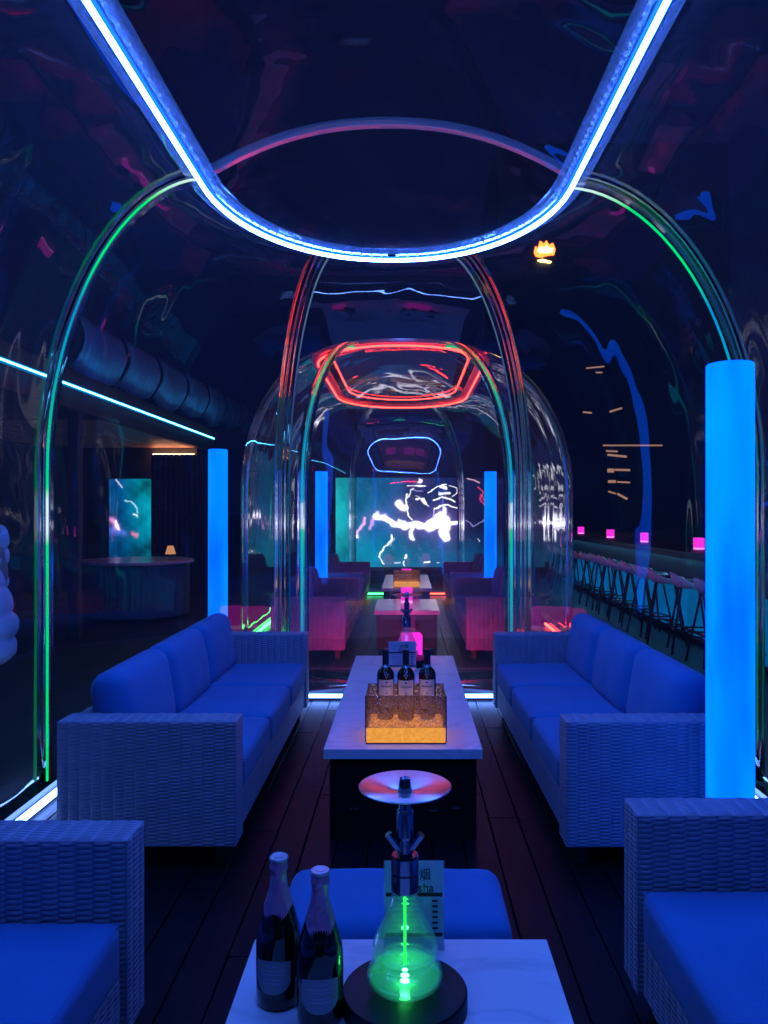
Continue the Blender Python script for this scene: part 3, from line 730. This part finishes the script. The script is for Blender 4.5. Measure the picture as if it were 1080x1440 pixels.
strokes = [
 ([(350,325),(400,338),(440,368),(500,385),(560,370),(620,380),(660,350),(700,355)], 15, 3.2, WH), ([(580,380),(640,392),(680,380)], 16, 3, WH), ([(470,350),(500,360)], 10, 1.5, WH),
 ([(695,330),(725,350),(722,435)], 24, 3.5, WH), ([(650,372),(800,364)], 11, 2.5, WH), ([(720,290),(720,380)], 10, 2, WH), ([(540,385),(543,448)], 10, 2.2, WH),
 ([(478,262),(492,285)], 19, 3, WH), ([(512,215),(516,300),(545,346)], 4, 2.2, WH), ([(515,230),(533,196),(560,186)], 2.6, 1.4, WH),
 ([(520,165),(622,172)], 2.8, 2, WH), ([(582,142)], 12, 2.6, WH), ([(573,128)], 6, 1.6, WH), ([(540,190),(600,196)], 2.2, .8, LV),
 ([(560,235),(605,233),(628,275)], 3.6, 2, WH), ([(600,238),(614,258)], 8, 2.2, WH), ([(560,215),(580,226),(570,244)], 2.5, 1, WH),
 ([(628,203),(680,172),(735,162)], 3.4, 2, WH), ([(700,175),(732,180)], 7, 2, WH), ([(668,238),(705,224),(745,234),(780,250)], 5, 2, WH), ([(690,206),(742,204)], 5, 1.6, WH),
 ([(660,292),(700,276),(745,270),(787,290)], 4.2, 2, WH), ([(658,292),(662,330)], 2.5, 1.2, WH), ([(750,168),(795,178),(772,212),(757,222),(795,196)], 2.6, 1.5, WH), ([(715,165),(716,300)], 2.4, .6, LV),
 ([(430,430),(406,480),(360,540)], 4.5, 2, WH), ([(440,440),(412,486)], 2.2, 1, WH), ([(360,540),(390,582)], 3.2, 1.6, WH), ([(420,460),(428,490)], 2, .6, WH),
 ([(504,535),(509,552)], 5, 2, WH), ([(508,572),(506,592)], 4, 1.6, WH), ([(612,576),(642,575)], 4.5, 1.8, WH), ([(455,580),(485,577)], 3.5, 1.2, WH), ([(680,576),(694,575)], 3.5, 1.4, WH),
 ([(288,335),(262,385),(246,436)], 9, 1.3, PK), ([(333,338),(312,398)], 9, .9, PK), ([(355,325),(395,318)], 6, .9, PK), ([(228,318),(245,330)], 4, 1, WH), ([(246,436)], 10, 1.2, WH),
 ([(838,122),(880,138),(910,152)], 3, 1.6, (1,.6,.6)), ([(900,175),(925,200),(915,230),(940,262),(935,300),(955,345)], 3.5, 1.2, RD), ([(910,210),(950,250)], 3, .8, RD),
 ([(835,350),(880,382),(945,345)], 3, .9, LV), ([(895,445),(910,465)], 2.4, 1, WH), ([(918,528)], 4, 1.2, WH), ([(940,512)], 4, 1.4, WH)]
def wall_picture(u, v):
    zx, zy = 127+u*(1040-127), 123+v*(600-123)
    nz = fuzz(zx, zy, 9, .012); fine = rng.uniform(.75, 1.25, zx.shape)
    def ramp(x, st):
        return np.stack([np.interp(x, [p for p, _ in st], [c[k] for _, c in st]) for k in range(3)], -1)
    c = ramp(zx, [(127,(.01,.56,.60)),(190,(.004,.42,.52)),(215,(.0,.20,.36)),(330,(0,.13,.32)),(470,(0,.10,.28)),(540,(.004,.03,.12)),(760,(.006,.015,.08)),(1040,(.004,.008,.05))])
    low = np.clip((zy-400)/130, 0, 1)[..., None]; c = c*(1-.75*low) + np.stack([np.full_like(zx,.0), np.interp(zx,[130,600,960],[.34,.17,.06]), np.interp(zx,[130,600,960],[.46,.36,.2])], -1)*.75*low
    c = c*(1+.16*nz)[..., None].clip(.35, 2)*fine[..., None]*1.15
    wx = zx + 4*np.sin(zy/13.+1) + 3*fuzz(zx, zy, 5, .05); wy = zy + 2.5*fuzz(zx, zy, 5, .06)  # strokes wobbled to imitate refraction through the domes
    for pts, w, it, col in strokes:
        d = seg_d(wx, wy, pts)
        c = c + (it*np.exp(-(d/w)**4))[..., None]*np.array(col)
        if w > 8: c = c + (.16*it*np.exp(-d/(w*1.5)))[..., None]*np.array((.45,.30,1.0))  # violet bloom painted around the broad strokes
    return c.clip(0, 8)
def bar_picture(u, v):
    zx, zy = u*300, v*540; nz = fuzz(zx, zy, 8, .015)
    t = np.clip((zx-60)/200, 0, 1)[..., None]; top = np.clip(1-v*1.3, 0, 1)[..., None]
    c = np.array((0,.06,.22))*(1-t) + np.array((.0,.24,.36))*t + top*t*np.array((0,.12,.05))
    c = c*(1+.25*nz)[..., None].clip(.3, 2)
    wx = zx+3*fuzz(zx, zy, 5, .05); wy = zy+3*fuzz(zx, zy, 5, .05)
    for pts, w, it, col in (([(20,250),(50,300)],16,1.0,PK),([(40,260),(60,310)],7,1.5,WH),([(0,310),(90,330)],22,.5,(.15,.2,1.0)),([(100,130),(160,160),(180,210)],4,.9,(.5,.8,.9)),([(140,330),(170,345)],9,.9,(1,.1,.15)),([(150,220),(172,228)],6,1,WH),([(40,0),(80,50)],3,.8,WH)):
        c = c + (it*np.exp(-(seg_d(wx, wy, pts)/w)**2))[..., None]*np.array(col)
    return c.clip(0, 6)
link('image', picture_me('wall_image', SX1-SX0-.004, SZ1-SZ0-.004, 340, 180, wall_picture), M['picture'], scr)

# ------------------------------------------------------------------ bar pavilion with neon strip
P = thing('bar_pavilion', 'dark bar pavilion with a cyan neon strip along its roof edge', 'building', (-3.8, 9.5, 0))
def pp(nm, me, mt, x, y, z, rot=(0,0,0), par=None, smooth=None): return link(nm, me, M[mt], par or P, (x+3.8, y-9.5, z), rot, smooth)
pp('roof', box_me('pavilion_roof', 4.0, 13.0, .30, .01), 'dark_wall', -5.85, 8.7, 2.85)
pp('fascia', box_me('pavilion_fascia', .05, 13.0, .44, .005), 'dark_wall', -3.815, 8.7, 2.87)
pp('neon_strip', box_me('neon_core', .012, 12.9, .016, .002), 'neon', -3.772, 8.7, 2.91)
pp('neon_channel', box_me('neon_channel', .01, 12.95, .06, .002), 'neon_d', -3.784, 8.7, 2.91)
pp('back_wall', box_me('pavilion_back', 4.0, .1, 2.7, .005), 'dark_wall', -5.85, 14.25, 1.35)
pp('end_wall', box_me('pavilion_end', .1, 13.0, 2.7, .005), 'dark_wall', -7.8, 8.7, 1.35)
for i in range(8): pp('soffit_board', box_me('soffit_board', .31, 4.3, .02, .003), 'wood', -4.05-.33*i, 12.0, 2.66)
pp('warm_light', box_me('warm_light', .75, .03, .02, .002), 'warm_strip', -4.25, 14.1, 2.52)
pp('post', box_me('pavilion_post', .12, .12, 2.65, .006), 'dark_wall', -3.86, 9.0, 1.32)
pp('post', box_me('pavilion_post', .12, .12, 2.65, .006), 'dark_wall', -3.86, 4.2, 1.32)
pp('post', box_me('pavilion_post', .12, .12, 2.65, .006), 'dark_wall', -3.86, 14.9, 1.32)
def curtain_me(w, h, n=26, d=.05):
    vs, fs = [], []; m = n*6
    for j in range(2):
        for i in range(m+1): vs.append((w*(i/m-.5), d*math.sin(2*PI*i/6), h*j))
    for i in range(m): fs.append((i, i+1, m+1+i+1, m+1+i))
    return pyd('curtain', vs, fs)
o = link('curtain', curtain_me(1.05, 2.5, 11), M['curtain'], loc=(-4.02, 13.75, .0), smooth=True); tag(o, 'dark plum pleated curtain beside the bar screen', 'curtain')
T = thing('bar_screen', 'small teal screen on the back wall of the bar pavilion', 'screen', (-4.98, 14.12, 0))
link('frame', box_me('bar_screen_frame', .96, .04, 1.68, .01), M['black'], T, (0,.03,1.27))
sc = link('picture', box_me('bar_screen_picture', .9, .012, 1.62, 0), M['black'], T, (0,0,1.27))
link('image', picture_me('bar_image', .896, 1.616, 90, 160, bar_picture), M['picture'], sc)
# gathered awning above the neon
for i in range(8):
    y0 = 9.6 + i*1.45; wd = 1.28; z0 = 3.16; hgt = .62
    vs, fs = [], []; nu, nv = 110, 8
    for j in range(nv+1):
        for k in range(nu+1):
            u, v = k/nu, j/nv
            sw = .13*math.sin(PI*u)*(1-v); fold = (.022*math.sin(u*58+i)+.012*math.sin(u*97+2*i))*(.35+.65*(1-v))
            vs.append((-.10*(1-v) + fold + .12*math.sin(PI*v), (u-.5)*wd, hgt*v - sw*(.6 if i % 2 else 1)))
    for j in range(nv):
        for k in range(nu): q = j*(nu+1)+k; fs.append((q, q+1, q+nu+2, q+nu+1))
    o = link('awning_swag', pyd('awning_swag', vs, fs), M['awning'], loc=(-3.80, y0, z0+i*.035), smooth=True)
    sm = o.modifiers.new('thick', 'SOLIDIFY'); sm.thickness = .008
    tag(o, 'gathered pale cloth swag of the awning above the neon strip', 'awning', 'awning swags on the pavilion roof')
# fluted round counter, with stools and a lamp
T = thing('fluted_counter', 'round teal fluted counter with pale top by the bar screen', 'counter', (-3.95, 11.35, 0))
vs, fs = [], []; n = 180
for j in range(2):
    for i in range(n): a = 2*PI*i/n; r = .72 + .014*math.cos(a*60); vs.append((r*math.cos(a), r*math.sin(a), j*.74))
for i in range(n): fs.append((i, (i+1) % n, n+(i+1) % n, n+i))
link('body', pyd('fluted_body', vs, fs), M['fluted'], T, smooth=True)
link('counter_top', lathe_me('counter_top', [(0,.742),(.80,.742),(.805,.75),(.805,.775),(.80,.782),(0,.782)], 64), M['white_top'], T)
def table_lamp(label, loc):
    T = thing('table_lamp', label, 'lamp', loc)
    link('base', lathe_me('lamp_base', [(0,0),(.05,0),(.05,.01),(.008,.018),(.006,.10),(0,.10)], 20), M['leg'], T)
    link('shade', lathe_me('lamp_shade', [(.075,.09),(.04,.21),(.036,.21),(.07,.092)], 28), M['warm_lamp'], T, smooth=True)
table_lamp('small warm-lit lamp on the fluted counter', (-3.42, 11.2, .782))

# ------------------------------------------------------------------ long bar with stools and lamps
T = thing('bar_counter', 'long dark bar counter with a blue backlit front behind the stools', 'counter', (3.6, 12.3, 0))
link('counter_top', box_me('long_top', .78, 11.2, .05, .006), M['black'], T, (0,0,1.0))
link('body', box_me('long_body', .5, 11.0, .974, .004), M['dark_wall'], T, (.02,0,.487))
for i in range(9): link('lit_panel', box_me('lit_panel', .02, 1.18, .62, .004), M['barfront'], T, (-.245, -4.88+1.22*i, .36))
link('added_under_light', box_me('added_under_light', .03, 10.8, .012, .002), M['stool_fill'], T, (-.30,0,.966))  # unseen strip added to light the stool seats
link('added_apron', box_me('added_apron', .025, 11.16, .035, .003), M['black'], T, (-.372,0,.957))  # edge added to hide the fill strip from view
link('foot_rail', tube_me('foot_rail', [(-.42,-5.4,.16),(-.42,5.4,.16)], .018, 10), M['steel_dark'], T, smooth=True)
for i in range(7): link('rail_bracket', tube_me('rail_bracket', [(-.42,-5.1+1.7*i,.16),(-.24,-5.1+1.7*i,.16)], .012, 8), M['steel_dark'], T)
def make_stool():
    T = thing('bar_stool', 'x', 'stool', group='bar stools along the lit bar')
    vs, fs = [], []; n, m = 24, 5
    # bucket seat: pan with a low curved back on the -x side
    prof = [(.0,.0),(.12,.0),(.165,.012),(.19,.05)]
    for i in range(n):
        a = 2*PI*i/n; bk = max(0, -math.cos(a))**1.2
        for k, (r, z) in enumerate(prof): vs.append((r*math.cos(a)*1.0, r*math.sin(a)*1.05, z + (bk*.10*(k == 3)) + (bk*.02*(k == 2))))
    for i in range(n):
        for k in range(3): fs.append((i*4+k, ((i+1) % n)*4+k, ((i+1) % n)*4+k+1, i*4+k+1))
    o = link('seat', pyd('stool_seat', vs, fs), M['stool_seat'], T, (0,0,.70), smooth=True); s = o.modifiers.new('thick', 'SOLIDIFY'); s.thickness = .02; s.offset = 1
    link('pad', cushion_me('stool_pad', .27, .27, .05, .024, .006, cuts=4), M['stool_leg'], T, (.01,0,.735))
    for sx in (-1,1):
        for sy in (-1,1): link('leg', tube_me('stool_leg', [(sx*.10,sy*.10,.70),(sx*.21,sy*.21,0)], .013, 8), M['stool_leg'], T, smooth=True)
    q = .172
    link('foot_ring', tube_me('foot_ring', [(q,q,.24),(-q,q,.24),(-q,-q,.24),(q,-q,.24)], .009, 8, closed=True), M['stool_leg'], T, smooth=True)
    return T
st = make_stool()
names = ['fifth', 'sixth']
for i in range(13):
    o = st if i == 0 else dup(st)
    o.location = (2.97+random.uniform(-.04,.04), 7.55+.62*i+random.uniform(-.05,.05), 0); o.rotation_euler = (0,0,random.uniform(-.3,.3))
    o['label'] = 'white-shell bar stool with splayed black legs in the row along the lit bar'
for i, y in enumerate((9.48, 11.66, 13.6, 15.9)):
    cube_lamp('pink glowing cube lamp standing on the long dark bar counter', (3.58, y, 1.025), .105, 'bar cube lamps')

# ------------------------------------------------------------------ far tower with an added glowing shape
T = thing('tower_block', 'dark tower block with an added red-orange glow and a few warm windows', 'building', (14, 60, 0))
link('facade', box_me('tower_facade', 18, 10, 30, .05), M['tower'], T, (2, 5, 15))
def prism_me(name, pts, d):
    bm = bmesh.new(); f = bm.faces.new([bm.verts.new((x, 0, z)) for x, z in pts])
    e = bmesh.ops.extrude_face_region(bm, geom=[f]); bmesh.ops.translate(bm, vec=(0,-d,0), verts=[v for v in e['geom'] if isinstance(v, bmesh.types.BMVert)])
    bmesh.ops.triangulate(bm, faces=[q for q in bm.faces if len(q.verts) > 4]); return bm_me(name, bm)
sg = link('added_glow', prism_me('tower_added_glow', [(-.85,-.1),(-.75,.35),(-.55,.2),(-.4,.75),(-.1,.55),(.1,.8),(.3,.45),(.6,.6),(.8,.1),(.7,-.3),(.2,-.35),(-.3,-.5),(-.7,-.4)], .2), M['added_glow'], T, (-3.3, 0, 21.6))  # glowing shape added in place of a reflection in the dome
link('added_glow_mark', prism_me('added_glow_mark', [(-.6,-.05),(-.4,.3),(-.15,.2),(.1,.4),(.35,.15),(.6,.2),(.55,-.15),(.1,-.2),(-.4,-.2)], .06), M['added_glow_hot'], sg, (0,-.2,0))
link('added_glow_bar', prism_me('added_glow_bar', [(-.6,-.75),(-.2,-.65),(.5,-.85),(.4,-.95),(-.4,-.85)], .1), M['added_glow_hot'], sg, (0,-.1,0))
link('lit_balcony', box_me('lit_balcony', 4.6, .1, .10, .01), M['warm_win'], T, (3.5, -.06, 6.55))
rnd = random.Random(4)
for (x, z, w, h, a) in ((1.9,6.1,.9,.12,.05),(2.3,5.75,1.5,.16,.1),(1.8,4.6,.5,.3,0),(2.7,4.65,1.2,.16,.02),(1.9,3.75,.6,.22,0),(2.8,3.7,1.0,.12,.05),(1.9,2.9,.6,.12,.3),(2.7,2.6,.9,.16,.5),(0,9.1,.7,.12,.1),(2.2,9.3,1.0,.14,-.3),(.6,12.6,1.4,.1,-.1),(.9,12.2,.5,.1,0)):
    link('window', box_me('lit_window', w, .08, h, .01), M['warm_win'], T, (x, -.05, z), (0, a, 0))

# ------------------------------------------------------------------ person outside the dome
def person():
    PX, PY = -2.38, 4.05
    me = bpy.data.meshes.new('person_body')
    J = {'pel':(0,0,.93,.14,.11),'sp':(0,0,1.15,.14,.10),'ch':(0,0,1.36,.16,.11),'nk':(0,0,1.49,.055,.055),'hd0':(0,.015,1.56,.07,.08),'hd1':(0,.02,1.66,.082,.098),'hd2':(0,.015,1.74,.055,.07),
     'ls':(-.18,0,1.39,.065,.065),'le':(-.23,.05,1.13,.045,.045),'lw':(-.14,.26,1.10,.03,.03),'lh':(-.10,.34,1.12,.035,.02),
     'rs':(.18,0,1.39,.065,.065),'re':(.22,.05,1.13,.045,.045),'rw':(.14,.26,1.12,.03,.03),'rh':(.10,.34,1.14,.035,.02),
     'lp':(-.10,0,.86,.085,.085),'lk':(-.10,.01,.48,.055,.055),'la':(-.11,-.01,.09,.04,.04),'lf':(-.12,.13,.04,.04,.035),
     'rp':(.10,0,.86,.085,.085),'rk':(.11,.01,.48,.055,.055),'ra':(.12,-.01,.09,.04,.04),'rf':(.13,.13,.04,.04,.035)}
    E = [('pel','sp'),('sp','ch'),('ch','nk'),('nk','hd0'),('hd0','hd1'),('hd1','hd2'),('ch','ls'),('ls','le'),('le','lw'),('lw','lh'),('ch','rs'),('rs','re'),('re','rw'),('rw','rh'),
         ('pel','lp'),('lp','lk'),('lk','la'),('la','lf'),('pel','rp'),('rp','rk'),('rk','ra'),('ra','rf')]
    for s, h in ((-1,'lh'),(1,'rh')):          # fingers and thumb, curled
        hx, hy, hz = J[h][:3]
        for f in range(4):
            a, b = '%sf%d' % (h, f), '%sg%d' % (h, f)
            J[a] = (hx+(f-1.5)*.02, hy+.055-.004*abs(f-1.5), hz-.004, .009, .009); J[b] = (hx+(f-1.5)*.018, hy+.085-.006*abs(f-1.5), hz-.028, .008, .008)
            E += [(h, a), (a, b)]
        t = h+'t'; J[t] = (hx-s*.05, hy+.03, hz-.005, .010, .010); E.append((h, t))
    ks = list(J); me.from_pydata([J[k][:3] for k in ks], [(ks.index(a), ks.index(b)) for a, b in E], [])
    o = bpy.data.objects.new('person', me); COL.objects.link(o); me.materials.append(M['skin'])
    o.location = (PX, PY, 0); o.rotation_euler = (0, 0, .3)
    sk = o.modifiers.new('skin', 'SKIN'); sk.use_smooth_shade = True
    for i, k in enumerate(ks):
        v = me.skin_vertices[0].data[i]; v.radius = J[k][3:5]; v.use_root = (k == 'pel')
    sb = o.modifiers.new('sub', 'SUBSURF'); sb.levels = 1; sb.render_levels = 2
    tag(o, 'person in a pale blue quilted puffer coat and black trousers outside the dome', 'person')
    # quilted coat body
    def quilt(path, radii, per, name, seg=36, amp=.022):
        vs, fs = [], []; n = len(path)
        for i, (p, r) in enumerate(zip(path, radii)):
            a = path[max(0, i-1)]; b = path[min(n-1, i+1)]; t = (b-a).normalized(); s = t.cross(V3(0,1,0) if abs(t.y) < .9 else V3(1,0,0)).normalized(); u = t.cross(s)
            for k in range(seg):
                an = 2*PI*k/seg; w = amp*(abs(math.sin(PI*i/per))**.55) + .0025*math.sin(an*5+i*.4)
                vs.append(p + s*math.cos(an)*(r[0]+w) + u*math.sin(an)*(r[1]+w))
        for i in range(n-1):
            for k in range(seg): fs.append((i*seg+k, i*seg+(k+1) % seg, (i+1)*seg+(k+1) % seg, (i+1)*seg+k))
        fs.append(tuple(range(seg-1,-1,-1))); fs.append(tuple((n-1)*seg+k for k in range(seg)))
        return link(name, pyd(name, vs, fs), M['jacket'], o, smooth=True)
    n = 49; path = [V3(0,0,.69+(1.50-.69)*i/(n-1)) for i in range(n)]
    def cr(z):
        ks_ = [(.69,.25,.19),(.74,.285,.21),(.92,.295,.215),(1.08,.25,.195),(1.22,.19,.175),(1.38,.22,.165),(1.44,.16,.13),(1.50,.10,.10)]
        for (z0,a0,b0),(z1,a1,b1) in zip(ks_, ks_[1:]):
            if z <= z1+1e-6: f = (z-z0)/(z1-z0); return (a0+(a1-a0)*f, b0+(b1-b0)*f)
        return ks_[-1][1:]
    quilt(path, [cr(p.z) for p in path], 8, 'coat')
    for s in (-1, 1):
        A = [V3(s*.17,0,1.40), V3(s*.17,.05,1.26), V3(s*.165,.08,1.13), V3(s*.17,.15,1.10), V3(s*.15,.24,1.11)]
        pth = [A[int(f)]+(A[min(4, int(f)+1)]-A[int(f)])*(f-int(f)) for f in [k/8 for k in range(33)]]
        quilt(pth, [(.085-.03*k/32,)*2 for k in range(33)], 6, 'sleeve', 20, .014)
    for s in (-1, 1):
        pth = [V3(s*.105,0,.86), V3(s*.107,.006,.66), V3(s*.109,.012,.48), V3(s*.113,0,.28), V3(s*.117,-.008,.085)]
        rr = [.10,.088,.072,.064,.06]
        vs, fs = [], []
        for p, r in zip(pth, rr):
            for k in range(20): an = 2*PI*k/20; vs.append(p+V3(r*math.cos(an), r*math.sin(an), 0))
        for i in range(4):
            for k in range(20): fs.append((i*20+k, i*20+(k+1) % 20, (i+1)*20+(k+1) % 20, (i+1)*20+k))
        link('trouser_leg', pyd('trouser_leg', vs, fs), M['trousers'], o, smooth=True)
        link('shoe', cushion_me('shoe', .11, .28, .09, .04, .01, cuts=5), M['trousers'], o, (s*.12, .06, .047))
    hm = lathe_me('hair', [(.10,-.09),(.112,-.03),(.112,.03),(.095,.08),(.05,.115),(0,.122)], 28)
    for v in hm.vertices:
        if v.co.y > .02 and v.co.z < .05: v.co.y = .02
        v.co.y *= 1.12
    link('hair', hm, M['hair'], o, (0, .0, 1.69), smooth=True)
    for s in (-1, 1):
        link('eye', lathe_me('eye', [(0,-.009),(.007,-.006),(.009,0),(.007,.006),(0,.009)], 12), M['ink'], o, (s*.034, .112, 1.665), smooth=True)
        link('ear', cushion_me('ear', .016, .035, .06, .008, .003, cuts=3), M['skin'], o, (s*.088, .01, 1.655))
    link('nose', pyd('nose', [(-.016,.110,1.625),(.016,.110,1.625),(0,.112,1.675),(0,.140,1.632)], [(0,1,3),(1,2,3),(2,0,3)]), M['skin'], o, smooth=True)
    link('mouth', cushion_me('mouth', .045, .012, .012, .005, .001, cuts=3), M['foil'], o, (0, .108, 1.598))
person()
